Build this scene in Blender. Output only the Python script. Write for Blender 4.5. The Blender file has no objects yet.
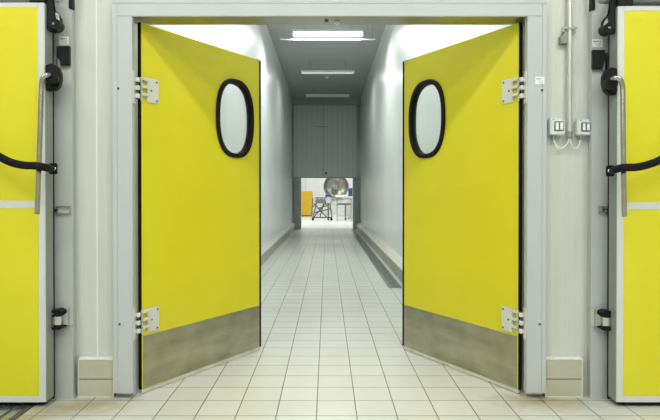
import bpy, bmesh, math, random
from mathutils import Vector, Matrix
random.seed(4)
C = bpy.context.scene.collection
K = 548/560            # depth scale from the square 20 cm floor tiles
H = 1.10               # eye height
PI = math.pi
def X(px, y): return (px-327)*y/560
def Z(py, y): return H+(193.4-py)*y/560
def Y(y): return y*K

# ------------------------------------------------------------------ materials
def mat(name, col, rough=.5, metal=0, emit=None, estr=0, noise=0, nscale=8, bump=0, bscale=60, stretch=None, spec=.5, coat=0, col2=None):
    m = bpy.data.materials.new(name); m.use_nodes = True
    nt = m.node_tree; b = nt.nodes['Principled BSDF']
    b.inputs['Base Color'].default_value = (*col, 1); b.inputs['Roughness'].default_value = rough
    b.inputs['Metallic'].default_value = metal; b.inputs['Specular IOR Level'].default_value = spec
    b.inputs['Coat Weight'].default_value = coat
    if emit: b.inputs['Emission Color'].default_value = (*emit, 1); b.inputs['Emission Strength'].default_value = estr
    tc = nt.nodes.new('ShaderNodeTexCoord'); mp = nt.nodes.new('ShaderNodeMapping')
    nt.links.new(tc.outputs['Object'], mp.inputs['Vector'])
    if stretch: mp.inputs['Scale'].default_value = stretch
    n = nt.nodes.new('ShaderNodeTexNoise'); n.inputs['Scale'].default_value = nscale; n.inputs['Detail'].default_value = 5
    nt.links.new(mp.outputs['Vector'], n.inputs['Vector'])
    mx = nt.nodes.new('ShaderNodeMix'); mx.data_type = 'RGBA'
    c2 = col2 or tuple(c*(1-noise) for c in col)
    mx.inputs[6].default_value = (*col, 1); mx.inputs[7].default_value = (*c2, 1)
    rp = nt.nodes.new('ShaderNodeMapRange'); rp.inputs[1].default_value = .35; rp.inputs[2].default_value = .7
    nt.links.new(n.outputs['Fac'], rp.inputs[0]); nt.links.new(rp.outputs[0], mx.inputs[0])
    nt.links.new(mx.outputs[2], b.inputs['Base Color'])
    if bump:
        n2 = nt.nodes.new('ShaderNodeTexNoise'); n2.inputs['Scale'].default_value = bscale
        nt.links.new(mp.outputs['Vector'], n2.inputs['Vector'])
        bp = nt.nodes.new('ShaderNodeBump'); bp.inputs['Strength'].default_value = bump; bp.inputs['Distance'].default_value = .002
        nt.links.new(n2.outputs['Fac'], bp.inputs['Height']); nt.links.new(bp.outputs['Normal'], b.inputs['Normal'])
    return m
M = {}
M['yellow']  = mat('yellow_laminate', (.72,.65,.016), .42, noise=.05, nscale=2.5, bump=.03)
M['yellow2'] = mat('yellow_door_sheet', (.725,.67,.020), .40, noise=.04, nscale=2, bump=.03)
M['yellow3'] = mat('orange_yellow_paint', (.75,.46,.02), .5, noise=.1)
M['frame']   = mat('grey_painted_profile', (.52,.55,.555), .38, noise=.05, nscale=3, stretch=(1,1,.3))
M['post']    = mat('grey_door_post', (.47,.50,.49), .35, noise=.06, nscale=3, stretch=(1,1,.3))
M['trimal']  = mat('pale_aluminium_edge', (.66,.68,.67), .35, noise=.06, nscale=4)
M['edge']    = mat('grey_green_door_edge', (.27,.30,.265), .35, noise=.06, nscale=4)
M['wall']    = mat('cream_panel', (.68,.71,.64), .45, noise=.05, nscale=2, stretch=(1,1,.25))
M['wallw']   = mat('white_panel', (.74,.77,.75), .26, noise=.06, nscale=1.5, stretch=(1,1,.3), spec=.6)
M['hallw']   = mat('hall_panel', (.62,.64,.58), .5, noise=.05)
M['hallc']   = mat('hall_ceiling_panel', (.66,.68,.64), .6, noise=.04)
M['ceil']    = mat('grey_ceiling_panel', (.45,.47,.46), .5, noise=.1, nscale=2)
M['endp']    = mat('dull_grey_ribbed_sheet', (.55,.61,.585), .42, noise=.08, nscale=2)
M['endj']    = mat('dark_grey_profile', (.38,.42,.40), .4, noise=.08)
M['black']   = mat('black_rubber', (.006,.006,.008), .6, noise=.3, nscale=20, spec=.2)
M['plastic'] = mat('black_plastic', (.008,.008,.010), .45, noise=.2, nscale=20, spec=.25)
M['steel']   = mat('brushed_steel', (.66,.66,.64), .25, metal=1, noise=.12, nscale=30, stretch=(1,1,8))
M['soffit']  = mat('dull_soffit_steel', (.44,.43,.33), .3, metal=.85, noise=.15, nscale=6)
M['kick']    = mat('scuffed_kick_steel', (.47,.455,.36), .30, metal=.92, nscale=5, col2=(.33,.32,.235), bump=.2, bscale=9, stretch=(1,1,2.2))
M['bolt']    = mat('bolt_steel', (.75,.75,.72), .2, metal=1, noise=.05)
M['screw']   = mat('dark_screw', (.10,.10,.095), .4, metal=.8, noise=.1)
M['hinge']   = mat('white_nylon', (.66,.67,.62), .4, noise=.06, nscale=15)
M['sticker'] = mat('white_sticker', (.86,.87,.86), .5, noise=.02)
M['ink']     = mat('printed_ink', (.10,.10,.11), .6)
M['redink']  = mat('faint_red_ink', (.62,.45,.05), .6)
M['skirt']   = mat('cream_skirting_tile', (.52,.515,.42), .3, nscale=6, col2=(.47,.45,.34), bump=.05)
M['grout']   = mat('white_grout', (.74,.75,.70), .7, noise=.15, nscale=30)
M['groutd']  = mat('dark_grout', (.20,.185,.12), .8, noise=.2)
M['kerb']    = mat('olive_kerb_tile', (.40,.40,.30), .4, nscale=3, col2=(.33,.33,.235))
M['kerbt']   = mat('pale_kerb_top', (.66,.66,.60), .4, noise=.1)
M['switch']  = mat('grey_switch_plastic', (.66,.72,.70), .4, noise=.03)
M['rocker']  = mat('white_rocker_plastic', (.84,.87,.88), .3, noise=.02)
M['sealant'] = mat('white_sealant', (.88,.89,.86), .4, noise=.03)
M['handle']  = mat('worn_handle_steel', (.50,.485,.43), .22, metal=1, noise=.15, nscale=20)
M['rim']     = mat('grey_rim', (.36,.40,.39), .5, noise=.05)
M['pipe']    = mat('galvanised_pipe', (.66,.66,.60), .35, metal=.45, noise=.08)
M['gland']   = mat('dark_grey_gland', (.26,.28,.26), .5, noise=.1)
M['cable']   = mat('cream_cable', (.72,.74,.66), .5, noise=.04)
M['grate']   = mat('drain_steel', (.52,.56,.56), .26, metal=.9, noise=.2, nscale=12)
M['dark']    = mat('dark_gutter', (.09,.10,.09), .5, noise=.3)
M['housing'] = mat('white_lamp_housing', (.78,.80,.78), .35, noise=.03)
M['tubeon']  = mat('lit_diffuser', (.9,.9,.9), .4, emit=(.93,1,.95), estr=12)
M['tubedim'] = mat('dim_diffuser', (.82,.85,.84), .3, emit=(.93,1,.96), estr=.45)
M['tubeoff'] = mat('unlit_diffuser', (.82,.85,.84), .3, noise=.03)
M['resin']   = mat('white_resin_floor', (.80,.81,.78), .3, noise=.05)
M['machine'] = mat('dull_steel', (.33,.31,.27), .42, metal=.9, noise=.2, nscale=6)
M['darkmet'] = mat('dark_metal', (.12,.13,.12), .4, metal=.6, noise=.2)
M['blue']    = mat('blue_plastic', (.03,.10,.32), .4, noise=.1)
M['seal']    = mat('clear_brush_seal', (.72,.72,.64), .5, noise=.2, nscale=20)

def glass():
    m = bpy.data.materials.new('door_window_glass'); m.use_nodes = True; nt = m.node_tree
    for n in list(nt.nodes): nt.nodes.remove(n)
    o = nt.nodes.new('ShaderNodeOutputMaterial'); mx = nt.nodes.new('ShaderNodeMixShader')
    t = nt.nodes.new('ShaderNodeBsdfTransparent'); t.inputs[0].default_value = (.985,.99,.99,1)
    g = nt.nodes.new('ShaderNodeBsdfGlossy'); g.inputs['Roughness'].default_value = .04
    f = nt.nodes.new('ShaderNodeFresnel'); f.inputs[0].default_value = 1.45
    mx.inputs[0].default_value = .05; nt.nodes.remove(f); nt.links.new(t.outputs[0], mx.inputs[1]); nt.links.new(g.outputs[0], mx.inputs[2])
    # light scratches and film of dust
    d = nt.nodes.new('ShaderNodeBsdfDiffuse'); d.inputs[0].default_value = (.75,.78,.77,1)
    m2 = nt.nodes.new('ShaderNodeMixShader'); n = nt.nodes.new('ShaderNodeTexNoise'); n.inputs['Scale'].default_value = 3
    mr = nt.nodes.new('ShaderNodeMapRange'); mr.inputs[3].default_value = .03; mr.inputs[4].default_value = .08
    nt.links.new(n.outputs['Fac'], mr.inputs[0]); nt.links.new(mr.outputs[0], m2.inputs[0])
    nt.links.new(mx.outputs[0], m2.inputs[1]); nt.links.new(d.outputs[0], m2.inputs[2]); nt.links.new(m2.outputs[0], o.inputs[0])
    return m
M['glass'] = glass()

def floor_mat():
    m = bpy.data.materials.new('cream_floor_tiles'); m.use_nodes = True; nt = m.node_tree; L = nt.links.new
    b = nt.nodes['Principled BSDF']
    tc = nt.nodes.new('ShaderNodeTexCoord'); mp = nt.nodes.new('ShaderNodeMapping')
    mp.inputs['Location'].default_value = (0.0522+.2*60, -(2.714-.2006*13)+.2006*60, 0)
    L(tc.outputs['Object'], mp.inputs['Vector'])
    br = nt.nodes.new('ShaderNodeTexBrick'); br.offset = 0; br.squash = 1
    for k, v in (('Scale',1),('Mortar Size',.0030),('Mortar Smooth',.25),('Brick Width',.2),('Row Height',.2006),('Bias',0)): br.inputs[k].default_value = v
    br.inputs['Color1'].default_value = (.635,.64,.595,1); br.inputs['Color2'].default_value = (.60,.605,.56,1); br.inputs['Mortar'].default_value = (.12,.115,.07,1)
    L(mp.outputs[0], br.inputs['Vector'])
    n = nt.nodes.new('ShaderNodeTexNoise'); n.inputs['Scale'].default_value = 1.3; n.inputs['Detail'].default_value = 6; L(tc.outputs['Object'], n.inputs['Vector'])
    mr = nt.nodes.new('ShaderNodeMapRange'); mr.inputs[1].default_value = .45; mr.inputs[2].default_value = .8; mr.inputs[4].default_value = .45
    L(n.outputs['Fac'], mr.inputs[0])
    mx = nt.nodes.new('ShaderNodeMix'); mx.data_type = 'RGBA'; mx.blend_type = 'MULTIPLY'; mx.inputs[7].default_value = (.86,.84,.74,1)
    L(mr.outputs[0], mx.inputs[0]); L(br.outputs['Color'], mx.inputs[6])
    # worn dirt stains on the tiles around the two door posts
    gm = None
    cur = mx.outputs[2]
    for (sx, sy, rx, ry) in ((-1.25, 2.86, .26, .16), (1.16, 2.92, .30, .16), (-1.5, 2.6, .2, .3)):
        p2 = nt.nodes.new('ShaderNodeMapping'); p2.vector_type = 'POINT'
        p2.inputs['Scale'].default_value = (1/rx, 1/ry, 1); p2.inputs['Location'].default_value = (-sx/rx, -sy/ry, 0)
        L(tc.outputs['Object'], p2.inputs['Vector'])
        ln = nt.nodes.new('ShaderNodeVectorMath'); ln.operation = 'LENGTH'; L(p2.outputs[0], ln.inputs[0])
        n3 = nt.nodes.new('ShaderNodeTexNoise'); n3.inputs['Scale'].default_value = 14; n3.inputs['Detail'].default_value = 4; L(tc.outputs['Object'], n3.inputs['Vector'])
        ad = nt.nodes.new('ShaderNodeMath'); ad.operation = 'ADD'; L(ln.outputs['Value'], ad.inputs[0]); L(n3.outputs['Fac'], ad.inputs[1])
        r3 = nt.nodes.new('ShaderNodeMapRange'); r3.inputs[1].default_value = .6; r3.inputs[2].default_value = 1.7; r3.inputs[3].default_value = 1.0; r3.inputs[4].default_value = 0
        L(ad.outputs[0], r3.inputs[0])
        m3 = nt.nodes.new('ShaderNodeMix'); m3.data_type = 'RGBA'; m3.blend_type = 'MULTIPLY'; m3.inputs[7].default_value = (.66,.58,.38,1)
        L(r3.outputs[0], m3.inputs[0]); L(cur, m3.inputs[6]); cur = m3.outputs[2]
    L(cur, b.inputs['Base Color'])
    b.inputs['Roughness'].default_value = .32
    bp = nt.nodes.new('ShaderNodeBump'); bp.inputs['Strength'].default_value = .5; bp.inputs['Distance'].default_value = .002; bp.invert = True
    L(br.outputs['Fac'], bp.inputs['Height']); L(bp.outputs[0], b.inputs['Normal'])
    return m
M['floor'] = floor_mat()

def panel_mat(name, base, pitch, axis, depth=.003, width=.06, dark=.8, rough=.3, spec=.5):
    """sheet with narrow grooves every `pitch` metres along `axis`"""
    m = mat(name, base, rough, noise=.06, nscale=1.6, stretch=(1,1,.3), spec=spec); nt = m.node_tree; L = nt.links.new
    b = nt.nodes['Principled BSDF']; tc = nt.nodes.new('ShaderNodeTexCoord'); sp = nt.nodes.new('ShaderNodeSeparateXYZ'); L(tc.outputs['Object'], sp.inputs[0])
    d = nt.nodes.new('ShaderNodeMath'); d.operation = 'DIVIDE'; d.inputs[1].default_value = pitch; L(sp.outputs[axis], d.inputs[0])
    f = nt.nodes.new('ShaderNodeMath'); f.operation = 'FRACT'; L(d.outputs[0], f.inputs[0])
    g = nt.nodes.new('ShaderNodeMath'); g.operation = 'LESS_THAN'; g.inputs[1].default_value = width; L(f.outputs[0], g.inputs[0])
    src = b.inputs['Base Color'].links[0].from_socket
    mx = nt.nodes.new('ShaderNodeMix'); mx.data_type = 'RGBA'; mx.blend_type = 'MULTIPLY'; mx.inputs[7].default_value = (dark,dark,dark,1)
    L(g.outputs[0], mx.inputs[0]); L(src, mx.inputs[6]); L(mx.outputs[2], b.inputs['Base Color'])
    bp = nt.nodes.new('ShaderNodeBump'); bp.inputs['Distance'].default_value = depth; bp.invert = True; L(g.outputs[0], bp.inputs['Height']); L(bp.outputs[0], b.inputs['Normal'])
    return m
M['corr'] = panel_mat('white_corridor_panels', (.77,.80,.78), 1.15, 1, width=.01, dark=.75, rough=.33, spec=.6)
M['ribs'] = panel_mat('ribbed_end_door', (.62,.69,.66), .16, 0, width=.12, dark=.86, rough=.4)
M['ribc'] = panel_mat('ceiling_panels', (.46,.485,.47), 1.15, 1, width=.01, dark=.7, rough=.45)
M['rwall'] = panel_mat('far_room_panels', (.80,.82,.82), 1.15, 0, width=.012, dark=.7, rough=.4)
M['wallr'] = panel_mat('cream_front_panels', (.625,.65,.60), .05, 0, width=.5, depth=.0006, dark=.985, rough=.42)

# ------------------------------------------------------------------ mesh helper
class MB:
    def __init__(s): s.bm = bmesh.new()
    def box(s, x0,x1,y0,y1,z0,z1, bev=0, seg=2):
        x0,x1 = min(x0,x1),max(x0,x1); y0,y1 = min(y0,y1),max(y0,y1)
        r = bmesh.ops.create_cube(s.bm, size=1)
        for v in r['verts']: v.co = Vector(((x0+x1)/2+v.co.x*(x1-x0), (y0+y1)/2+v.co.y*(y1-y0), (z0+z1)/2+v.co.z*(z1-z0)))
        if bev: bmesh.ops.bevel(s.bm, geom=list({e for v in r['verts'] for e in v.link_edges}), offset=bev, segments=seg, affect='EDGES', clamp_overlap=True)
        return s
    def ring(s, c, axis, r, n, phase=0):
        axis = axis.normalized(); a = Vector((0,0,1)) if abs(axis.z) < .9 else Vector((1,0,0))
        u = axis.cross(a).normalized(); w = axis.cross(u)
        return [s.bm.verts.new(c+u*r*math.cos(2*PI*i/n+phase)+w*r*math.sin(2*PI*i/n+phase)) for i in range(n)]
    def skin(s, rings, cap=True, closed=True):
        n = len(rings[0])
        for a, b in zip(rings, rings[1:]):
            for i in range(n if closed else n-1): s.bm.faces.new((a[i],a[(i+1)%n],b[(i+1)%n],b[i]))
        if cap: s.bm.faces.new(rings[0][::-1]); s.bm.faces.new(rings[-1])
    def cyl(s, p, q, r, n=20, r2=None, bev=0):
        p, q = Vector(p), Vector(q); d = q-p; L = d.length
        if bev:
            t = d.normalized()*bev
            s.skin([s.ring(p,d,r-bev,n), s.ring(p+t,d,r,n), s.ring(q-t,d,(r2 or r),n), s.ring(q,d,(r2 or r)-bev,n)])
        else: s.skin([s.ring(p,d,r,n), s.ring(q,d,r2 if r2 is not None else r,n)])
        return s
    def tube(s, pts, r, n=12, flat=None, cap=True):
        pts = [Vector(p) for p in pts]; rings = []
        up = None
        for i, p in enumerate(pts):
            d = (pts[min(i+1,len(pts)-1)]-pts[max(i-1,0)]).normalized()
            if up is None:
                up = Vector((0,0,1)) if abs(d.z) < .9 else Vector((0,1,0))
            u = (up-d*up.dot(d)).normalized(); w = d.cross(u); up = u
            ru, rw = (r, r) if not flat else flat
            rings.append([s.bm.verts.new(p+u*ru*math.cos(2*PI*k/n)+w*rw*math.sin(2*PI*k/n)) for k in range(n)])
        s.skin(rings, cap); return s
    def prism(s, pts, d0, d1, f, bev=0):
        """extrude outline pts (a,b) between depth d0 and d1; f(a,b,d)->xyz"""
        A = [s.bm.verts.new(f(a,b,d0)) for a,b in pts]; B = [s.bm.verts.new(f(a,b,d1)) for a,b in pts]; n = len(pts)
        fs = [s.bm.faces.new(A), s.bm.faces.new(B[::-1])]
        fs += [s.bm.faces.new((A[i],B[i],B[(i+1)%n],A[(i+1)%n])) for i in range(n)]
        if bev:
            bmesh.ops.bevel(s.bm, geom=list({e for g in fs[:2] for e in g.edges}), offset=bev, segments=2, affect='EDGES', clamp_overlap=True)
        return s
    def lathe(s, prof, c, axis, n=32):
        axis = Vector(axis).normalized(); rings = []
        for r, h in prof: rings.append(s.ring(Vector(c)+axis*h, axis, max(r,1e-4), n))
        s.skin(rings); return s
    def build(s, name, m, parent=None, smooth=True, xf=None):
        bmesh.ops.recalc_face_normals(s.bm, faces=s.bm.faces)
        me = bpy.data.meshes.new(name); s.bm.to_mesh(me); s.bm.free()
        me.materials.append(M[m] if isinstance(m, str) else m)
        if smooth:
            for p in me.polygons: p.use_smooth = True
            me.set_sharp_from_angle(angle=math.radians(32))
        o = bpy.data.objects.new(name, me); C.objects.link(o)
        if parent: o.parent = parent
        return o
def catmull(pts, k=8):
    pts = [Vector(p) for p in pts]; P = [pts[0]*2-pts[1]]+pts+[pts[-1]*2-pts[-2]]; out = []
    for i in range(1, len(P)-2):
        for j in range(k):
            t = j/k; a,b,c,d = P[i-1],P[i],P[i+1],P[i+2]
            out.append(.5*((2*b)+(c-a)*t+(2*a-5*b+4*c-d)*t*t+(3*b-a-3*c+d)*t**3))
    return out+[pts[-1]]
def tag(o, label=None, cat=None, group=None, kind=None):
    if label: o['label'] = label
    if cat: o['category'] = cat
    if group: o['group'] = group
    if kind: o['kind'] = kind
    return o
def empty(name, loc, rz=0):
    o = bpy.data.objects.new(name, None); C.objects.link(o); o.location = loc; o.rotation_euler = (0,0,rz); o.empty_display_size = .1; return o
def copy_tree(o, parent=None):
    c = o.copy(); C.objects.link(c); c.parent = parent
    for ch in [x for x in bpy.data.objects if x.parent == o]: copy_tree(ch, c)
    return c
ST = 'structure'

# key depths (already scaled)
YF = Y(3.0)      # front of door frame / posts
YW = Y(3.06)     # front wall face
YB = Y(3.16)     # back of front wall (corridor side)
YD0, YD1 = Y(2.88), Y(2.962)   # sliding doors
YE = Y(17.8)     # corridor end
YR = Y(29.6)     # far room back wall
CL, CR, CH = -1.09, 1.06, 4.15
JLo, JLi, JRi, JRo, JT = X(112.6,3), X(132.4,3), X(527.2,3), X(546.8,3), 2.052

# ------------------------------------------------------------------ setting
f = MB().box(-5,5,-5,YE+.35,-.1,0).build('floor','floor',smooth=False)
tag(f,'pale cream square tiled floor with thin dark joints running into the corridor','floor',kind=ST)
f = MB().box(-6,6,YE+.35,YR+.1,-.1,0).build('floor_far','resin',smooth=False)
tag(f,'bright white seamless floor of the far room beyond the corridor','floor',kind=ST)
# front wall with the doorway
w = MB(); w.box(-5,-1.062,YW,YB,0,4.2); w.box(1.092,5,YW,YB,0,4.2); w.box(-1.062,1.092,YW,YB,2.075,4.2)
w = tag(w.build('wall_front','wallr',smooth=False),'cream panel wall around the yellow swing doors','wall',kind=ST)
MB().box(X(97,3.06)-.003,X(97,3.06)+.003,YW-.003,YW+.001,.215,4.0,.001).build('panel_joint','sealant',w)
# hall around the camera
tag(MB().box(-5.1,-5,-5,YB,0,4.2).build('wall_hall_left','hallw',smooth=False),'pale panel wall at the far left side of the front hall','wall',kind=ST)
tag(MB().box(5,5.1,-5,YB,0,4.2).build('wall_hall_right','hallw',smooth=False),'pale panel wall at the far right side of the front hall','wall',kind=ST)
tag(MB().box(-5.1,5.1,-5.1,-5,0,4.2).build('wall_hall_rear','hallw',smooth=False),'pale panel wall behind the viewer in the front hall','wall',kind=ST)
tag(MB().box(-5.1,5.1,-5.1,YW,4.2,4.3).build('ceiling_hall','hallc',smooth=False),'pale panel ceiling of the front hall','ceiling',kind=ST)
# corridor
tag(MB().box(CL-.1,CL,YB,YE,0,CH).build('wall_left','corr',smooth=False),'glossy white panel wall on the left side of the corridor','wall',kind=ST)
tag(MB().box(CR,CR+.1,YB,YE,0,CH).build('wall_right','corr',smooth=False),'glossy white panel wall on the right side of the corridor','wall',kind=ST)
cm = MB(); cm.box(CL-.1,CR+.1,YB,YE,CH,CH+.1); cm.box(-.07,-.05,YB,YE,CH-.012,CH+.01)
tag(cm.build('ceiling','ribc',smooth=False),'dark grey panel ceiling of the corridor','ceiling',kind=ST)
def kerb(name, xw, xb, lab):
    s = 1 if xb > xw else -1
    m = MB(); m.prism([(xw,0),(xb,0),(xb,.155),(xw,.155)], Y(4.4), YE, lambda a,b,d:(a,d,b))
    o = tag(m.build(name,'kerb',smooth=False),lab,'kerb',kind=ST)
    m = MB(); m.prism([(xw,.1552),(xb+s*.004,.1552),(xb+s*.004,.168),(xw,.215)], Y(4.4), YE, lambda a,b,d:(a,d,b))
    m.build('kerb_cap','kerbt',o,smooth=False)
kerb('baseboard_left', CL, -1.01, 'olive tiled kerb with pale sloping top along the left corridor wall')
kerb('baseboard_right', CR, .93, 'olive tiled kerb with pale sloping top beside the corridor drain')
# two-course skirting tiles beside the doorway
def skirting(name, x0, x1, lab):
    y0, y1 = Y(3.03), YW
    o = MB().box(x0,x1,y0+.004,y1,0,.205).build(name,'groutd',smooth=False); tag(o,lab,'skirting',kind=ST)
    for z0,z1 in ((.003,.094),(.099,.2)):
        MB().box(x0+.002,x1-.002,y0,y0+.012,z0,z1,.002).build('skirting_tile','skirt',o)
    MB().prism([(y0-.001,.2005),(y1,.2005),(y1,.211),(y0-.001,.206)],x0,x1,lambda a,b,d:(d,a,b)).build('mortar_cap','grout',o,smooth=False)
    m = MB(); m.box(x0,x0+.004,y0-.002,y0+.01,0,.2); m.box(x1-.004,x1,y0-.002,y0+.01,0,.2); m.box(x0,x1,y0-.003,y0+.01,0,.004)
    m.build('grout_edge','grout',o,smooth=False)
skirting('baseboard_front_left', X(77.5,3.03), X(113.3,3.03), 'two courses of cream skirting tiles left of the doorway')
skirting('baseboard_front_right', X(545.5,3.03), X(583.3,3.03), 'two courses of cream skirting tiles under the light switches')
# end wall of the corridor
oz = Z(176.3,17.8); jx0, jx1 = X(301,17.8), X(353,17.8)
e = MB(); e.box(-6,jx0,YE,YE+.35,0,4.5); e.box(jx1,6,YE,YE+.35,0,4.5); e.box(jx0,jx1,YE,YE+.35,2.6,4.5)
tag(e.build('wall_end','endp',smooth=False),'grey wall at the end of the corridor around the low opening','wall',kind=ST)
e = MB(); e.box(jx0-.22,jx0,YE-.10,YE-.001,0,oz+.02,.006); e.box(jx1,jx1+.15,YE-.10,YE-.001,0,oz+.02,.006)
tag(e.build('trim_1','endj'),'dark grey jambs flanking the low opening at the corridor end','door frame',kind=ST)
e = MB(); e.box(CL+.002,CR-.002,YE-.16,YE-.001,3.9,CH-.002,.005)
tag(e.build('trim_2','endj'),'dark grey box beam above the raised door at the corridor end','beam',kind=ST)
d5 = MB().box(X(294,17.8),X(356.5,17.8),YE-.16,YE-.105,oz,3.9,.004).build('door_5','ribs')
tag(d5,'raised grey ribbed door panel hanging above the opening at the corridor end','door',kind=ST)
MB().box(X(323.7,17.8)-.01,X(323.7,17.8)+.01,YE-.166,YE-.158,oz+.02,3.88).build('centre_joint','endj',d5)
MB().box(X(316,17.8),X(328,17.8),YE-.166,YE-.158,Z(127,17.8),Z(126,17.8)).build('cross_bar','endj',d5)
MB().cyl((X(326,17.8),YE-.16,oz+.12),(X(326,17.8),YE-.19,oz+.12),.035,16,bev=.006).build('knob','darkmet',d5)
MB().box(X(294,17.8),X(356.5,17.8),YE-.165,YE-.10,oz-.03,oz).build('bottom_edge','endj',d5)
# far room shell
tag(MB().box(-6,6,YR,YR+.1,0,4.5).build('wall_far','rwall',smooth=False),'bright white panel wall at the back of the far room','wall',kind=ST)
tag(MB().box(-6.1,-6,YE+.35,YR,0,4.5).build('wall_far_left','rwall',smooth=False),'white side wall of the far room at the left','wall',kind=ST)
tag(MB().box(6,6.1,YE+.35,YR,0,4.5).build('wall_far_right','rwall',smooth=False),'white side wall of the far room at the right','wall',kind=ST)
tag(MB().box(-6.1,6.1,YE+.35,YR+.1,4.5,4.6).build('ceiling_far','hallc',smooth=False),'white ceiling of the far room','ceiling',kind=ST)

# ------------------------------------------------------------------ door frame of the swing doors
LIP = X(117.5,3)-X(112.6,3)
fr = empty('trim_3',(0,YF,0)); tag(fr,'wide pale grey profile frame around the pair of yellow swing doors','door frame',kind=ST)
def rel(o): return o
fy = 0
def fbox(m,x0,x1,y0,y1,z0,z1,b=0): m.box(x0,x1,y0-YF,y1-YF,z0,z1,b)
top = JT+.068+LIP
for nm,(xo,xi) in (('left',(JLo,JLi)),('right',(JRo,JRi))):
    s = 1 if xi > xo else -1
    m = MB()
    fbox(m, xo+s*LIP, xi, YF, YF+.045, .029, JT+.001, .002)
    fbox(m, xo, xo+s*(LIP-.0005), YF+.002, YW-.001, .029, top-LIP, .002)
    fbox(m, xo+s*(LIP-.001), xo+s*(LIP+.055), YF+.046, YW+.001, .029, JT+.06)
    fbox(m, -1.061 if s > 0 else 1.091, xo+s*.05, YF+.047, YF+.055, .029, JT)
    m.build('jamb','frame',fr)
m = MB()
x0, x1 = JLo+LIP, JRo-LIP
fbox(m, x0, x1, YF, YF+.142, JT, top-LIP, .002)
fbox(m, JLo, JRo, YF+.002, YW-.001, top-LIP+.0005, top, .002)
m.build('header','frame',fr)
MB().box(JLi+.001,JRi-.001,.004,.142,JT-.0025,JT-.0003,.0005).build('soffit_plate','soffit',fr)
# mitre joints cut across the corners
for s,xi,xo in ((1,JLi,JLo+LIP),(-1,JRi,JRo-LIP)):
    m = MB(); L = [(xi,JT),(xo,top-LIP)]
    m.prism([(xi-.0008,JT),(xi+.0008,JT),(xo+.0008,top-LIP),(xo-.0008,top-LIP)],-.0006,.001,lambda a,b,d:(a,d,b)); m.build('mitre_joint','post',fr,smooth=False)
for px,py in ((118.7,87.7),(119.3,323.5),(541.7,89.5),(540,323.5)):
    xx, zz = X(px,3), Z(py,3)
    MB().cyl((xx,0.001,zz),(xx,-.003,zz),.0065,16,bev=.0015).build('screw','screw',fr)
def sticker(px0,px1,py0,py1,y,parent,oy,black=None):
    x0,x1,z0,z1 = X(px0,y),X(px1,y),Z(py1,y),Z(py0,y)
    s = MB().box(x0,x1,Y(y)-.0015-oy,Y(y)-.0003-oy,z0,z1,.0002).build('sticker','sticker',parent)
    m = MB(); w = x1-x0; h = z1-z0; random.seed(int(px0))
    for r in ((.70,.08,.62),(.70,.72,.8),(.42,.3,.5),(.42,.56,.85),(.2,.42,.8)):
        a = r[1]
        while a < r[2]-.02:
            b = min(r[2], a+random.uniform(.04,.09)); zt = .13 if r[0] > .6 else .06
            m.box(x0+w*a,x0+w*b,Y(y)-.0019-oy,Y(y)-.0014-oy,z0+h*(r[0]-zt/2),z0+h*(r[0]+zt/2)); a = b+.025
    m.build('printed_lines','ink',s)
    return s
sticker(535,544,76,83.5,3,fr,YF)
# small catch on the underside of the header
m = MB().box(X(334,3.05),X(339.5,3.05),.05,.075,JT-.022,JT-.0005,.003); m.build('catch_plate','steel',fr)
MB().box(X(324.5,3.05),X(328.5,3.05),.045,.075,JT-.010,JT-.0005,.002).build('magnet_catch','screw',fr)

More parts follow.
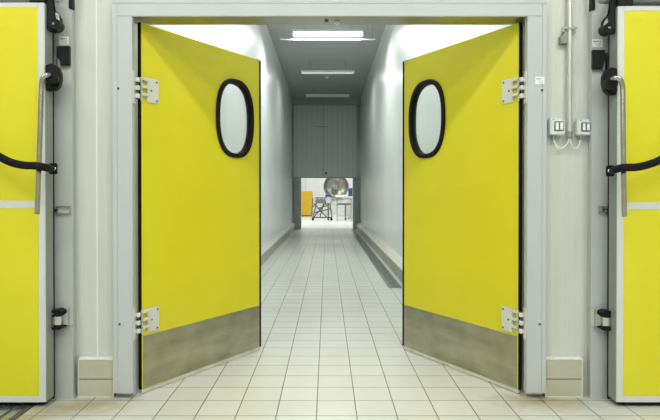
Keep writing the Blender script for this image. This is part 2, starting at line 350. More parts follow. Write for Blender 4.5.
# ------------------------------------------------------------------ swing doors
ZB, ZT, T = .026, 2.040, .020
def oval(a, b, n=72, e=2.5):
    out = []
    for i in range(n):
        t = 2*PI*i/n; c, s = math.cos(t), math.sin(t)
        out.append((a*math.copysign(abs(c)**(2/e),c), b*math.copysign(abs(s)**(2/e),s)))
    return out
def swing(name, hx, ang, W, sg, lab, wc, hs):
    """local x along the leaf from the hinge, sg*y into the leaf (front face y=0)"""
    root = empty(name,(hx,Y(3.07),0),ang); tag(root,lab,'door',kind=ST)
    a0,b0,cz = .152,.232,1.602
    # leaf sheet with the oval hole
    m = MB(); bm = m.bm
    ring = oval(a0,b0,96)
    cor = [(W,ZT),(0,ZT),(0,ZB),(W,ZB)]
    def edgept(dx,dz):
        ts = []
        if dx > 1e-9: ts.append((W-wc)/dx)
        if dx < -1e-9: ts.append(-wc/dx)
        if dz > 1e-9: ts.append((ZT-cz)/dz)
        if dz < -1e-9: ts.append((ZB-cz)/dz)
        t = min(ts); return (wc+dx*t, cz+dz*t)
    outer = [edgept(*p) for p in ring]
    for c in cor:    # snap the nearest outer point to each corner
        k = min(range(len(outer)), key=lambda i: (outer[i][0]-c[0])**2+(outer[i][1]-c[1])**2); outer[k] = c
    def lay(y): return ([bm.verts.new((wc+p[0],y,cz+p[1])) for p in ring],[bm.verts.new((q[0],y,q[1])) for q in outer])
    A, B = lay(0), lay(sg*T); n = len(ring)
    for i in range(n):
        j = (i+1)%n
        bm.faces.new((A[0][i],A[0][j],A[1][j],A[1][i])); bm.faces.new((B[0][i],B[1][i],B[1][j],B[0][j]))
        bm.faces.new((A[0][i],B[0][i],B[0][j],A[0][j])); bm.faces.new((A[1][i],A[1][j],B[1][j],B[1][i]))
    m.build('door_leaf','yellow',root,smooth=False)
    # rubber window surround
    m = MB(); bm = m.bm
    prof = [(1.165,-.004),(1.17,-.011),(1.13,-.016),(1.03,-.016),(.995,-.012),(.985,.0),(.985,T),(.995,T+.012),(1.03,T+.016),(1.13,T+.016),(1.17,T+.011),(1.165,T+.004),(1.165,T+.0005),(.998,T+.0005),(.998,-.0005),(1.165,-.0005)]
    rings = []
    for k,(sc,yy) in enumerate(prof):
        o = oval(a0+(sc-1)*.17, b0+(sc-1)*.17, 72); rings.append([bm.verts.new((wc+p[0],sg*yy,cz+p[1])) for p in o])
    rings.append(rings[0]); m.skin(rings,cap=False)
    win = m.build('window_surround','black',root)
    g = oval(a0-.0035,b0-.0035,72); MB().prism(g, sg*(T*.9), sg*(T*.9+.005), lambda a,b,d:(wc+a,d,cz+b)).build('glass_pane','glass',win)
    # gaskets
    m = MB(); m.box(-.004,.003,sg*-.002,sg*(T+.002),ZB,ZT+.002,.0015); m.build('hinge_side_gasket','black',root)
    m = MB(); m.box(W-.014,W+.004,sg*-.003,sg*(T+.003),ZB,ZT,.002); m.build('meeting_edge_gasket','black',root)
    m = MB(); m.box(W-.042,W-.006,sg*-.0045,sg*(T+.004),ZT-.010,ZT+.003,.002); m.build('corner_clip','frame',root)
    # kick plates and bottom seal
    for ya,yb in ((-.0022,-.0003),(T+.0003,T+.0022)):
        k = MB().box(.012,W-.016,sg*ya,sg*yb,ZB+.002,.318).build('kick_plate','kick',root,smooth=False)
        if ya < 0:
            for ss in (.04,.5,W-.06):
                for zz in (.05,.295): MB().cyl((ss,sg*-.0022,zz),(ss,sg*-.0036,zz),.004,12).build('rivet','kick',k)
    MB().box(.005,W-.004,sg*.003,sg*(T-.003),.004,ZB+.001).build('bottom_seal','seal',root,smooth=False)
    # hinges: leaf plate with three arms, knuckles on the pivot, plate on the jamb
    ca, sa = math.cos(ang), math.sin(ang)
    def loc(x,y,z): dx,dy = x-hx, y-Y(3.07); return (dx*ca+dy*sa, -dx*sa+dy*ca, z)
    jin = JLi if sg > 0 else JRi; s = 1 if sg > 0 else -1
    for hz in (1.676,.400):
        h = MB().box(.036,hs,-sg*.007,-sg*.0004,hz-.068,hz+.068,.003).build('hinge','hinge',root)
        m = MB()
        for dz in (-.042,0,.042):
            m.box(-.006,.04,-sg*.020,-sg*.003,hz+dz+.004,hz+dz+.020,.003)
        m.box(-.004,.003,-sg*.011,-sg*.002,hz-.066,hz+.066,.001)
        m.build('hinge_arm','hinge',h)
        px_, py_ = jin+s*.015, YF+.040
        m = MB()
        for dz in (-.050,-.006,.038): 
            p,q = loc(px_,py_,hz+dz-.005), loc(px_,py_,hz+dz+.019)
            m.cyl(p,q,.0135,16,bev=.003)
            c1 = [loc(jin-s*.001,py_-.012,0),loc(px_,py_-.012,0),loc(px_,py_+.012,0),loc(jin-s*.001,py_+.012,0)]
            m.prism([(c[0],c[1]) for c in c1],hz+dz-.004,hz+dz+.018,lambda a,b,d:(a,b,d))
        m.build('hinge_knuckle','hinge',h)
        MB().cyl(loc(px_,py_,hz-.06),loc(px_,py_,hz+.062),.007,12).build('hinge_pin','screw',h)
        c1 = [loc(jin+s*.0005,YF+.004,0),loc(jin+s*.005,YF+.004,0),loc(jin+s*.005,YF+.044,0),loc(jin+s*.0005,YF+.044,0)]
        MB().prism([(c[0],c[1]) for c in c1],hz-.085,hz+.085,lambda a,b,d:(a,b,d)).build('jamb_plate','hinge',h,smooth=False)
        for sx,sz in ((hs-.014,.052),(hs-.014,-.052),(.066,0)):
            MB().cyl((sx,-sg*.0065,hz+sz),(sx,-sg*.0085,hz+sz),.0055,12).build('screw','screw',h)
    return root
swing('door_1', X(141,3.07), math.atan2(.856,.5515), 1.018, 1, 'left yellow swing door with oval window and steel kick plate, opened into corridor', .757, .118)
swing('door_2', X(519,3.07), PI-math.atan2(.881,.5135), 1.020, -1, 'right yellow swing door with oval window and steel kick plate, opened into corridor', .765, .118)

# ------------------------------------------------------------------ sliding door posts
def post(name, xi, s, lab, ztop):
    """xi: edge towards the doorway, s: direction away from it"""
    r = empty(name,(xi,YF,0)); tag(r,lab,'door post',kind=ST)
    m = MB(); w = .20
    m.prism([(0,.055),(-s*.008,.003),(-s*.006,0),(s*w,0),(s*w,.055)],0,ztop,lambda a,b,d:(a,b,d)); m.build('post_profile','post',r,smooth=False)
    MB().box(-s*.009,s*.006,-.001,.03,.001,.02,.001).build('post_foot','frame',r)
    MB().box(s*-.012,s*.006,-.012,.03,ztop-.035,ztop+.10,.004).build('rail_end_bracket','plastic',r)
    return r
pl = post('trim_4', X(76,3.06), -1, 'grey door post between left sliding door and cream wall panel', 2.125)
pr = post('trim_5', X(587.6,3.06), 1, 'grey door post between right sliding door and the light switches', 2.118)
def onpost(r, px, y=3): return X(px,y)-r.location.x
def stick_post(r, px0,px1,py0,py1):
    o = sticker(px0,px1,py0,py1,3,r,YF)
    for q in [o]+list(o.children):
        for v in q.data.vertices: v.co.x -= r.location.x
stick_post(pl,59.6,69.6,36,44); stick_post(pr,591.6,602,38.5,46.5)
def track_stop(r, pts, pin):
    m = MB(); P = [(onpost(r,a),Z(b,3)) for a,b in pts]; m.prism(P,-.026,-.0005,lambda a,b,d:(a,d,b),.003)
    o = m.build('stop_block','plastic',r)
    (a,b),(c,d) = pin
    m = MB().prism([(onpost(r,x),Z(y,3)) for x,y in ((a,b),(c,b+1),(c-1 if c<a else c,d),(a,d))],-.012,-.001,lambda a,b,d:(a,d,b),.001); m.build('stop_plate','steel',o)
track_stop(pl,[(59,46.5),(71.5,46.5),(71.5,65),(62.8,65),(62.8,60),(59,58)],((57.6,58.5),(62.4,67)))
track_stop(pr,[(602.5,50.3),(590.5,50.3),(590.5,69),(600.5,69),(600.5,63),(602.5,61.5)],((600.6,52),(606,70)))
# latch keepers at hip height
def keeper(r, s, px0, px1, py0, py1, bright):
    a,b = onpost(r,px0), onpost(r,px1); z0,z1 = Z(py1,3), Z(py0,3)
    o = MB().box(a,b,-.006,-.0005,z0,z1,.001).build('latch_keeper','post' if not bright else 'bolt',r)
    m = MB(); t=.004; m.box(a,b,-.017,-.006,z0,z0+t,.001); m.box(a,b,-.017,-.006,z1-t,z1,.001); m.box(a,a+t,-.017,-.006,z0,z1,.001); m.box(b-t,b,-.017,-.006,z0,z1,.001)
    m.build('keeper_rim','steel',o)
    zc=(z0+z1)/2; e=a if s<0 else b
    MB().cyl((e+s*-.008,-.012,zc),(e+s*.03,-.012,zc),.006,12,bev=.001).build('latch_pin','screw',o)
    MB().cyl((e+s*.03,-.012,zc),(e+s*.038,-.012,zc),.0085,12,bev=.001).build('pin_head','steel',o)
keeper(pl,-1,57.5,71,205.3,212.8,False)
keeper(pr,1,598,606,205.3,212,True)
# floor guide brackets: black block behind a bent steel cover
def guide(r, s, e, y0, y1, dep):
    """e: doorway-side pixel edge of cover"""
    W = .155
    a = -s*.012; zc = (Z(y0,2.95)+Z(y1,2.95))/2
    o = MB().prism([(a+s*.030,zc-.046),(a+s*.036,zc+.040),(a+s*.055,zc+.050),(a+s*.087,zc+.046),(a+s*.087,zc-.056),(a+s*.045,zc-.056)],-.064,-.0005,lambda p,q,d:(p,d,q),.004).build('floor_guide','plastic',r)
    pts=[(a+s*.002,-.004),(a+s*.018,-.006),(a+s*.022,-.025),(a+s*.028,-.050),(a+s*.036,-.066),(a+s*.046,-.072),(a+s*.070,-.072),(a+s*.078,-.070),(a+s*.082,-.064)]
    hh=[(-.048,.054),(-.046,.050),(-.040,.030),(-.030,.019),(-.028,.016),(-.028,.015),(-.028,.015),(-.025,.012),(-.018,.005)]
    bm=bmesh.new(); m=MB(); m.bm=bm; F=[];Bk=[]
    for (x,y),(p,q) in zip(pts,hh):
        F.append((bm.verts.new((x,y,zc+p)),bm.verts.new((x,y,zc+q)))); Bk.append((bm.verts.new((x+s*.004,y+.004,zc+p)),bm.verts.new((x+s*.004,y+.004,zc+q))))
    for i in range(len(F)-1):
        bm.faces.new((F[i][0],F[i+1][0],F[i+1][1],F[i][1])); bm.faces.new((Bk[i][0],Bk[i][1],Bk[i+1][1],Bk[i+1][0]))
        bm.faces.new((F[i][1],F[i+1][1],Bk[i+1][1],Bk[i][1])); bm.faces.new((F[i][0],Bk[i][0],Bk[i+1][0],F[i+1][0]))
    bm.faces.new((F[0][0],F[0][1],Bk[0][1],Bk[0][0])); bm.faces.new((F[-1][0],Bk[-1][0],Bk[-1][1],F[-1][1]))
    m.build('guide_cover','steel',o)
    for zz in (-.034,.030): MB().cyl((a+s*.079,-.063,zc+zz),(a+s*.079,-.067,zc+zz),.004,12).build('screw','bolt',o)
guide(pl,-1,76,309,327,0)
guide(pr,1,584.5,310,328,0)

# ------------------------------------------------------------------ sliding doors
def sliding(name, xe, s, lab, zt, zb, zs0, zs1, handle, strap, strapbolt, hang):
    """xe: free edge X, s: direction in which the leaf extends"""
    r = empty(name,(xe,YD0,0)); tag(r,lab,'door',kind=ST)
    W, D, tw = 1.35, YD1-YD0, .034
    rx = lambda px,y=2.88: X(px,y)-xe
    m = MB(); m.box(s*tw*.8,s*(W-.02),.004,D-.004,zb+.02,zt-.02)
    m.build('door_core','edge',r,smooth=False)
    # edge frame: four aluminium profiles
    m = MB(); m.box(0,s*tw,0,D,zb,zt,.002); m.box(s*(W-tw),s*W,0,D,zb,zt,.002); m.box(s*tw,s*(W-tw),0,D,zb,zb+.031,.001); m.box(s*tw,s*(W-tw),0,D,zt-.024,zt,.001)
    m.build('edge_frame','trimal',r)
    MB().box(-s*.0025,s*.004,.006,D,zb+.003,zt-.003,.001).build('side_profile','edge',r)
    MB().box(-s*.004,s*.03,D-.001,D+.012,zb-.012,zt-.05,.003).build('rear_gasket','black',r)
    MB().box(s*.012,s*(W-.01),.012,D-.01,zb-.013,zb+.001,.002).build('bottom_gasket','black',r)
    for (a,b) in ((zb+.031,zs0),(zs1,zt-.024)):
        MB().box(s*tw,s*(W-tw),.0008,.012,a,b,.0004).build('yellow_sheet','yellow2',r)
    MB().box(s*tw,s*(W-tw),-.0005,.012,zs0,zs1,.0004).build('joint_strip','trimal',r)
    # lever handle
    hp = [Vector((X(px,y)-xe, Y(y)-YD0, Z(py,y))) for px,py,y in handle]
    h = MB().tube(catmull(hp,6),.0125,14,flat=(.0125,.0105)).build('handle_bar','handle',r)
    mb = hang['knob']
    P = [(X(a,2.9)-xe,Z(b,2.9)) for a,b in mb]
    k = MB().prism(P,Y(2.885)-YD0,Y(2.925)-YD0,lambda a,b,d:(a,d,b),.006).build('handle_mount','plastic',r)
    cx,cz = X(hang['kc'][0],2.88)-xe, Z(hang['kc'][1],2.88)
    MB().cyl((cx,Y(2.86)-YD0,cz),(cx,Y(2.90)-YD0,cz),.034,24,bev=.006).build('pivot_boss','plastic',k)
    # roller hanger
    P = [(X(a,2.9)-xe,Z(b,2.9)) for a,b in hang['hang']]
    k = MB().prism(P,Y(2.90)-YD0,Y(2.935)-YD0,lambda a,b,d:(a,d,b),.005).build('roller_hanger','plastic',r)
    cx,cz = X(hang['wc'][0],2.9)-xe, Z(hang['wc'][1],2.9)
    MB().cyl((cx,Y(2.885)-YD0,cz),(cx,Y(2.95)-YD0,cz),.030,28,bev=.005).build('roller','plastic',k)
    MB().cyl((cx,Y(2.88)-YD0,cz),(cx,Y(2.89)-YD0,cz),.006,12,bev=.001).build('roller_bolt','bolt',k)
    P = [(X(a,2.88)-xe,Z(b,2.88)) for a,b in hang['lug']]
    MB().prism(P,Y(2.875)-YD0,Y(2.89)-YD0,lambda a,b,d:(a,d,b),.001).build('roller_lug','steel',k)
    MB().box(s*.0,s*.078,-.004,D*.8,zt+.001,zt+.13,.004).build('hanger_bracket','plastic',k)
    # rubber strap over the handle
    sp = [Vector((X(px,y)-xe, Y(y)-YD0, Z(py,y))) for px,py,y in strap]
    st = MB().tube(catmull(sp,8),.017,14,flat=(.0195,.008)).build('rubber_strap','black',r)
    px,py,y = strapbolt
    bx,bz = X(px,y)-xe, Z(py,y)
    MB().box(bx-.018,bx+.018,Y(y)-YD0-.004,Y(y)-YD0+.022,bz-.028,bz+.028,.004).build('strap_clamp','black',st)
    MB().cyl((bx-s*.012,Y(y)-YD0-.004,bz),(bx-s*.012,Y(y)-YD0-.012,bz),.009,16,bev=.002).build('strap_bolt','bolt',st)
    return r
xe = X(44.9,2.88)
sliding('door_3', xe, -1, 'yellow sliding door at the left edge, behind a black strap, beside cream wall', 2.084, .027, Z(207.2,2.88), Z(199.8,2.88),
    [(51,75,2.86),(47.5,74.3,2.835),(43.5,77,2.825),(42,84,2.825),(41.4,100,2.82),(40,140,2.805),(38.6,175,2.79),(37,213.5,2.775)],
    [(52,167.8,2.86),(48,167,2.80),(40,165.6,2.75),(34,164.8,2.74),(23,164.3,2.755),(11.4,161.5,2.77),(0,156,2.78),(-14,147,2.79),(-30,134,2.82),(-34,130,2.866)],
    (52.5,167.8,2.87),
    dict(knob=[(46,65),(53,63),(59,66.5),(61.5,72),(61.8,79),(60,86),(56,90),(49,90.5),(46,87)], kc=(53,78),
         hang=[(46.2,-6),(52,-6),(52.3,9),(56,10.5),(60.5,17),(60.8,24),(57,31),(50,31),(46.4,27)], wc=(55.5,24),
         lug=[(56.2,12),(58.5,13),(60,20),(57,18.5)]))
sliding('door_4', X(617.4,2.88), 1, 'yellow sliding door at the right edge, behind a black strap, beside light switches', 2.066, .027, Z(208.6,2.88), Z(201.3,2.88),
    [(611,79,2.86),(614.5,77.2,2.835),(619.5,78.5,2.825),(622,85,2.825),(622.5,100,2.82),(623,140,2.805),(623.7,175,2.79),(624.5,216,2.775)],
    [(611,170,2.86),(615,168.6,2.80),(622,167,2.75),(628,166.6,2.74),(637,166.2,2.755),(648.5,163.6,2.77),(660,159,2.78),(675,149,2.79),(690,136,2.82),(694,132,2.866)],
    (611,170,2.87),
    dict(knob=[(616.5,68),(610,67),(604.5,70.5),(602,76),(601.8,83),(604,90),(608,94),(614,94.5),(616.6,91)], kc=(610,83),
         hang=[(616.3,-2),(611,-2),(611,12),(606.5,15),(603,20),(602.8,28),(606.5,34),(613,33),(616.4,30)], wc=(607.5,28),
         lug=[(606.8,18),(604.8,20),(603.2,25),(607,22.5)]))
# small red stamped marks near the top corner of the right sliding door
d4 = bpy.data.objects['door_4']
for dx in (0,5.2):
    cx,cz = X(633.5+dx,2.88)-d4.location.x, Z(20,2.88)
    m = MB(); n=20; bm=m.bm
    o = [[bm.verts.new((cx+r*math.cos(2*PI*i/n),yy,cz+r*math.sin(2*PI*i/n))) for i in range(n)] for r,yy in ((.010,.0002),(.0085,.0002),(.0085,.0009),(.010,.0009))]
    o.append(o[0]); m.skin(o,cap=False); m.build('stamped_ring','redink',d4)
# rails above the sliding doors
for nm,x0,x1,zt,lab in (('trim_6',-3.6,X(53,2.95),2.20,'grey track rail above the left sliding door'),('trim_7',X(608,2.95),3.7,2.20,'grey track rail above the right sliding door')):
    o = MB().box(x0,x1,Y(2.99),YW-.0005,2.13,2.30,.006).build(nm,'post'); tag(o,lab,'rail',kind=ST)
    MB().box(x0+.05,x1-.05,Y(2.905),Y(2.985),2.205,2.25,.004).build('running_track','darkmet',o)

# ------------------------------------------------------------------ conduit, clamp, switches, cables
cx, cy_ = X(569.3,3.03), Y(3.03)
t = MB().cyl((cx,cy_,Z(131.5,3.03)),(cx,cy_,4.19),.0125,20).build('conduit_pipe','pipe')
t.location = (0,0,0)
tag(t,'thin vertical steel conduit pipe running down between the two light switches','pipe')
MB().cyl((cx,cy_,Z(137,3.03)),(cx,cy_,Z(130.5,3.03)),.0165,16,bev=.003).build('conduit_fitting','gland',t)
cl = MB()
zc = Z(28.5,3.03)
cl.box(cx-.034,cx-.013,YW-.030,YW-.0005,zc-.016,zc+.020,.002); cl.box(cx+.013,cx+.034,YW-.030,YW-.0005,zc-.022,zc+.016,.002)
cl.box(cx-.034,cx+.034,cy_-.018,cy_-.0135,zc-.004,zc+.004,.001)
cl = cl.build('pipe_clamp','steel'); tag(cl,'small steel clamp holding the conduit pipe near the top of the wall','clamp')
MB().cyl((cx-.024,YW-.030,zc+.003),(cx-.024,YW-.036,zc+.003),.006,12,bev=.001).build('clamp_screw','bolt',cl)
MB().prism([(cx-.050,Z(43,3.03)),(cx-.0135,Z(43,3.03)),(cx-.0135,Z(32,3.03)),(cx-.03,Z(32,3.03)),(cx-.036,Z(35,3.03)),(cx-.050,Z(36,3.03))],YW-.034,YW-.0005,lambda a,b,d:(a,d,b),.002).build('clamp_block','gland',cl)
def switch(px0,px1,py0,py1,lab,lim=None):
    yf = 3.012
    x0,x1,z0,z1 = X(px0,yf),X(px1,yf),Z(py1,yf),Z(py0,yf)
    if lim: x1 = min(x1,lim)
    r = empty('light_switch',((x0+x1)/2,YW,z0)); tag(r,lab,'light switch','x')
    r['group'] = 'switch boxes beside the conduit pipe'
    w=(x1-x0)/2; h=z1-z0; d=YW-Y(yf)
    MB().box(-w,w,-d,-.0005,0,h,.005,3).build('switch_box','switch',r)
    MB().box(-w*.50,w*.80,-d-.003,-d+.001,h*.22,h*.80,.002).build('rocker_frame','rim',r)
    rk = MB(); rk.box(-w*.43,w*.13,-d-.007,-d-.001,h*.27,h*.75,.003); rk.box(w*.17,w*.73,-d-.007,-d-.001,h*.27,h*.75,.003)
    rk.build('rocker','rocker',r)
    for sx in (-.62,.7): MB().cyl((w*sx,-d,h*.92),(w*sx,-d-.002,h*.92),.0035,10).build('screw','gland',r)
    MB().cyl((-w*.3,-d*.5,.003),(-w*.3,-d*.5,-.022),.012,8,bev=.002).build('cable_gland','gland',r)
    return r, (x0+x1)/2-w*.3, Y(yf)+d*.5, z0-.022
s1 = switch(550.3,565,117,134,'grey switch box with white rockers, left of the conduit pipe')
s2 = switch(577.6,591.2,118.5,134.2,'grey switch box with white rockers, right of the conduit pipe')
for (r,gx,gy,gz),s,lab in ((s1,-1,'thin cream cable looping from left switch box up to conduit pipe'),(s2,1,'thin cream cable looping from right switch box up to conduit pipe')):
    ex = cx+s*.006; ez = Z(137,3.03)
    lo = Z(147.5,3.03)
    pts = [(gx,gy,gz+.004),(gx+(-s)*.003,gy,gz-.014),(gx*.75+ex*.25,gy,lo+.006),((gx+ex)/2,gy,lo),(gx*.25+ex*.75,gy,lo+.008),(ex,cy_,ez-.02),(ex,cy_,ez+.004)]
    tag(MB().tube(catmull(pts,8),.0042,10).build('cable','cable'),lab,'cable','cable loops below the switches')

# ------------------------------------------------------------------ drains
yd0 = Y(6.55)
dr = empty('floor_drain',(.80,yd0,0)); tag(dr,'long narrow steel drain channel along the right side of the corridor floor','drain')
m = MB(); L = YE-.1-yd0
m.box(-.08,-.068,0,L,.0005,.006,.001); m.box(.068,.08,0,L,.0005,.006,.001); m.box(-.068,.068,0,.012,.0005,.006,.001); m.box(-.068,.068,L-.012,L,.0005,.006,.001)
m.build('drain_frame','grate',dr)
MB().box(-.068,.068,.012,L-.012,.0003,.0015).build('gutter','dark',dr,smooth=False)
n = 9
for i in range(n):
    a = .014+(L-.028)*i/n; b = .014+(L-.028)*(i+1)/n-.006
    m = MB(); m.box(-.066,-.052,a,b,.002,.0055); m.box(.052,.066,a,b,.002,.0055)
    q = a
    while q < b-.01:
        m.box(-.052,.052,q,q+.011,.002,.0052); q += .020
    m.build('drain_grate','grate',dr,smooth=False)
dr = empty('threshold_drain',(X(20,2.9),2.5,0)); tag(dr,'dark steel threshold channel in the floor below the left sliding door','drain')
m = MB(); x1 = -1.52-dr.location.x; x0 = -2.9-dr.location.x
m.box(x1-.012,x1,-.9,.42,.0005,.005,.001); m.build('drain_frame','darkmet',dr)
MB().box(x0,x1-.012,-.9,.42,.0003,.002).build('gutter','dark',dr,smooth=False)
m = MB(); q = x1-.03
while q > x0: m.box(q-.042,q,-.9,.42,.002,.0048,.001); q -= .062
m.build('drain_grate','grate',dr)

# ------------------------------------------------------------------ corridor lamps
def lamp(y, on, lab, zc=3.82, dim=False):
    r = empty('ceiling_light',((CL+CR)/2-.0+.03,Y(y),zc)); tag(r,lab,'ceiling light','corridor batten lights')
    hw = .60
    MB().box(-hw,hw,-.06,.06,.012,.055,.006).build('lamp_housing','housing',r)
    MB().box(-hw+.015,hw-.015,-.055,.055,-.045 if on else -.012,.012,.022 if on else .01,4).build('diffuser','tubeon' if on else 'tubedim' if dim else 'tubeoff',r)
    for sx in (-1,1): MB().box(sx*hw,sx*(hw-.018),-.058,.058,-.047 if on else -.014,.014,.006).build('end_cap','housing',r)
    for sx in (-.4,.4): MB().cyl((sx,0,.05),(sx,0,CH-zc-.001),.006,8).build('hanger_rod','steel',r)
    return r
lamp(9.5,True,'brightly lit batten light, nearest of the three seen on the corridor ceiling')
lamp(6.4,True,'lit batten light on the corridor ceiling hidden above the door header, farther of the two')
lamp(4.1,True,'lit batten light on the corridor ceiling hidden above the door header, nearest the doorway')
lamp(12.7,False,'dimly glowing middle one of the three batten lights seen on the corridor ceiling',3.845,True)
lamp(15.7,False,'unlit farthest batten light near the end of the corridor ceiling',3.84)
for y,p in ((12.7,30),(9.5,82),(6.4,66),(4.1,34)):
    l = bpy.data.lights.new('batten_light','AREA'); l.shape='RECTANGLE'; l.size=1.15; l.size_y=.12; l.energy=p; l.color=(.96,1,.97)
    o = bpy.data.objects.new('batten_light',l); C.objects.link(o); o.location=(.0,Y(y),3.758)
rl = MB().box(-.80,.83,Y(9.5)+.075,Y(9.5)+.10,3.735,3.757,.004).build('cable_rail','housing')
tag(rl,'thin pale rail crossing the corridor behind the lit batten light','rail')
for sx in (-.75,.78): MB().cyl((sx,Y(9.5)+.0875,3.755),(sx,Y(9.5)+.0875,CH-.001),.006,8).build('hanger_rod','steel',rl)
o = MB().lathe([(.0,-.03),(.03,-.03),(.045,-.018),(.05,0)],(X(327,14.6),Y(14.6),CH-.0005),(0,0,1),20).build('smoke_detector','housing')
tag(o,'tiny white round detector on the corridor ceiling between middle and farthest batten lights','detector')

# ------------------------------------------------------------------ far room things
kab = empty('cabinet',(X(305,28),Y(28),0)); tag(kab,'yellow cabinet standing left in the bright far room','cabinet')
hb = Z(190.5,28)
MB().box(-.55,X(312.6,28)-X(305,28),-.25,.25,.06,hb,.01).build('cabinet_body','yellow3',kab)
MB().box(-.53,X(312.6,28)-X(305,28)-.02,-.24,.24,0,.06).build('plinth','darkmet',kab)
MB().box(-.50,-.0,-.262,-.251,.12,hb-.06,.004).build('cabinet_door','yellow3',kab)
MB().box(.01,X(312.6,28)-X(305,28)-.03,-.262,-.251,.12,hb-.06,.004).build('cabinet_door','yellow3',kab)
MB().box(-.04,-.02,-.28,-.262,.6,.75,.003).build('handle','steel',kab)

yv=24; vx,vz = X(335.8,yv), Z(186,yv)
ket = empty('mixing_kettle',(vx,Y(yv),0)); tag(ket,'large round steel kettle tilted towards the corridor on its stand','kettle')
ax = Vector((.10,-1,.12)).normalized(); c0 = Vector((0,0,vz))
prof = [(.02,-.30),(.25,-.27),(.42,-.18),(.52,-.05),(.545,.05),(.545,.12),(.53,.135),(.51,.125),(.49,.08),(.42,-.02),(.28,-.11),(.12,-.15),(.0,-.16)]
MB().lathe(prof,c0,ax,40).build('bowl','machine',ket)
MB().lathe([(.0,-.16),(.10,-.15),(.11,-.02),(.06,.02),(.05,.15),(.0,.16)],c0,ax,20).build('mixing_shaft','steel',ket)
MB().cyl((-.02,-.16,1.0),(.50,-.16,1.02),.055,14,bev=.01).build('motor','housing',ket)
m = MB(); m.cyl((-.06,0.15,.78),(-.06,.15,vz-.2),.11,16,r2=.16); m.box(-.24,.20,-.1,.4,.70,.80,.01); m.build('neck','machine',ket)
MB().box(-.22,.18,-.14,-.02,.66,.92,.02).build('gear_box','housing',ket)
m = MB()
for sx in (-.32,.42):
    for sy in (-.05,.42): m.box(sx-.03,sx+.03,sy-.03,sy+.03,.08,.72)
m.box(-.36,.52,-.08,.45,.66,.71)
m.build('stand','machine',ket)
for sx in (-.32,.42): MB().cyl((sx,-.05,0),(sx,-.05,.085),.04,12).build('foot','darkmet',ket)

tb = empty('work_table',(X(343,23.5),Y(22.9),0)); tag(tb,'low steel table standing below and in front of the round kettle','table')
MB().box(-.30,.36,-.2,.2,.90,.93,.008).build('table_top','machine',tb)
MB().box(-.24,.0,-.18,.0,.80,.899,.02).build('drawer_box','housing',tb)
MB().box(-.28,.34,-.15,.15,.66,.74,.01).build('cross_beam','machine',tb)
for sx in (-.26,.32):
    for sy in (-.16,.16): MB().cyl((sx,sy,0),(sx,sy,.90),.022,10).build('leg','steel',tb)
MB().box(-.27,.33,-.17,.17,.20,.23,.004).build('lower_shelf','steel',tb)

ct = empty('tube_cart',(X(320,23.5),Y(23.5),0)); tag(ct,'low cart of crossing steel tubes between yellow cabinet and round kettle','cart')
m = MB()
for a,b in (((-.28,.0,.12),(.26,0,.75)),((-.26,0,.72),(.28,0,.14)),((-.30,.2,.12),(-.1,.2,.95)),((.0,.2,.14),(.2,.2,.92)),((-.2,.1,.95),(.30,.1,.95)),((-.32,0,.12),(.5,0,.12)),((-.32,.3,.12),(.5,.3,.12)),((-.32,0,.12),(-.32,.3,.12)),((.5,0,.12),(.5,.3,.12)),((-.1,0,.5),(.3,.2,.62))):
    m.cyl(a,b,.022,10)
m.build('tube_frame','darkmet',ct)
m = MB()
for a,b in (((-.34,.1,.55),(.1,.1,.95)),((-.3,.1,.3),(.45,.1,.5)),((.1,.1,.9),(.5,.1,.35)),((.5,0,.12),(.42,0,.7)),((-.30,.05,.95),(-.36,.05,.2))): m.cyl(a,b,.028,10)
m.build('cross_tube','machine',ct)
MB().box(-.2,.25,.0,.28,.72,.9,.03).build('tray','machine',ct)
for sx in (-.3,.48):
    for sy in (0,.3): MB().cyl((sx,sy-.02,.05),(sx,sy+.02,.05),.05,16,bev=.008).build('wheel','black',ct)

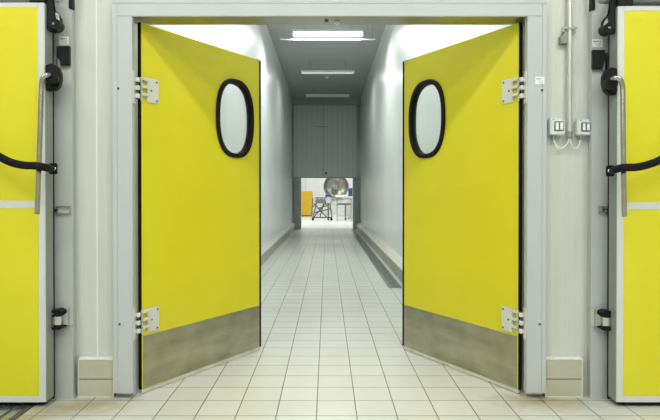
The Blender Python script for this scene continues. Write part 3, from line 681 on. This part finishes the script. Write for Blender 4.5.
bb = MB().lathe([(.10,0),(.12,.02),(.12,.09),(.08,.12),(.05,.13)],(0,0,0),(0,0,1),20).build('bottle','blue'); bb.location=(X(328,23.4),Y(23.65)-.0,.9)
bb.location.z=.985; tag(bb,'small blue container on top of the tube cart, left of kettle','container')
dm = MB().lathe([(.24,0),(.27,.03),(.26,.11),(.27,.14),(.26,.22),(.27,.25),(.26,.34),(.24,.36)],(0,0,0),(0,0,1),28).build('drum','blue')
dm.location=(X(354.3,25),Y(25),1.021); tag(dm,'blue drum at the right edge of the far opening','drum')
pd = MB().box(-.3,.3,-.3,.3,0,1.02,.01).build('plinth_block','housing'); pd.location=(X(354.3,25),Y(25),0); tag(pd,'pale block carrying the blue drum in the far room','stand')

# ------------------------------------------------------------------ lights
def area(loc, sx, sy, e, col=(1,.995,.955), rot=(0,0,0)):
    l = bpy.data.lights.new('lamp','AREA'); l.shape='RECTANGLE'; l.size=sx; l.size_y=sy; l.energy=e; l.color=col
    o = bpy.data.objects.new('lamp',l); C.objects.link(o); o.location=loc; o.rotation_euler=rot; return o
for (x,y) in ((-2.2,.9),(0,.9),(2.2,.9),(-2.2,-.7),(0,-.7),(2.2,-.7),(-2.2,-3),(2.2,-3)):
    r = empty('hall_light',(x,y,4.0)); tag(r,'long lit batten light on the ceiling of the front hall','ceiling light','batten lights of the front hall')
    MB().box(-.75,.75,-.1,.1,.05,.1999,.006).build('lamp_housing','housing',r)
    MB().box(-.74,.74,-.09,.09,-.01,.05,.02,3).build('diffuser','tubeon',r)
    area((x,y,3.97),1.5,.3,56)
for x in (-2.5,0,2.5): area((x,Y(22),4.45),1.6,.6,185,(.98,1,.98))
area((0,Y(27),4.45),4,.6,185,(.98,1,.98))
w = bpy.data.worlds.new('World'); bpy.context.scene.world = w; w.use_nodes = True
w.node_tree.nodes['Background'].inputs[0].default_value = (.8,.85,.8,1); w.node_tree.nodes['Background'].inputs[1].default_value = .3

# ------------------------------------------------------------------ camera
cam = bpy.data.cameras.new('Camera'); co = bpy.data.objects.new('Camera',cam); C.objects.link(co)
cam.sensor_fit = 'HORIZONTAL'; cam.sensor_width = 36; cam.lens = 36*548/660; cam.clip_start = .05; cam.clip_end = 100
p = math.atan(4/548)
co.location = (0,0,H); co.rotation_euler = (PI/2-p,0,0)
cam.shift_x = 3/660; cam.shift_y = -11.7/660
sc = bpy.context.scene; sc.camera = co
sc.view_settings.view_transform = 'Standard'; sc.view_settings.look = 'None'; sc.view_settings.gamma = 1; sc.view_settings.use_curve_mapping = False
sc.view_settings.exposure = -0.8
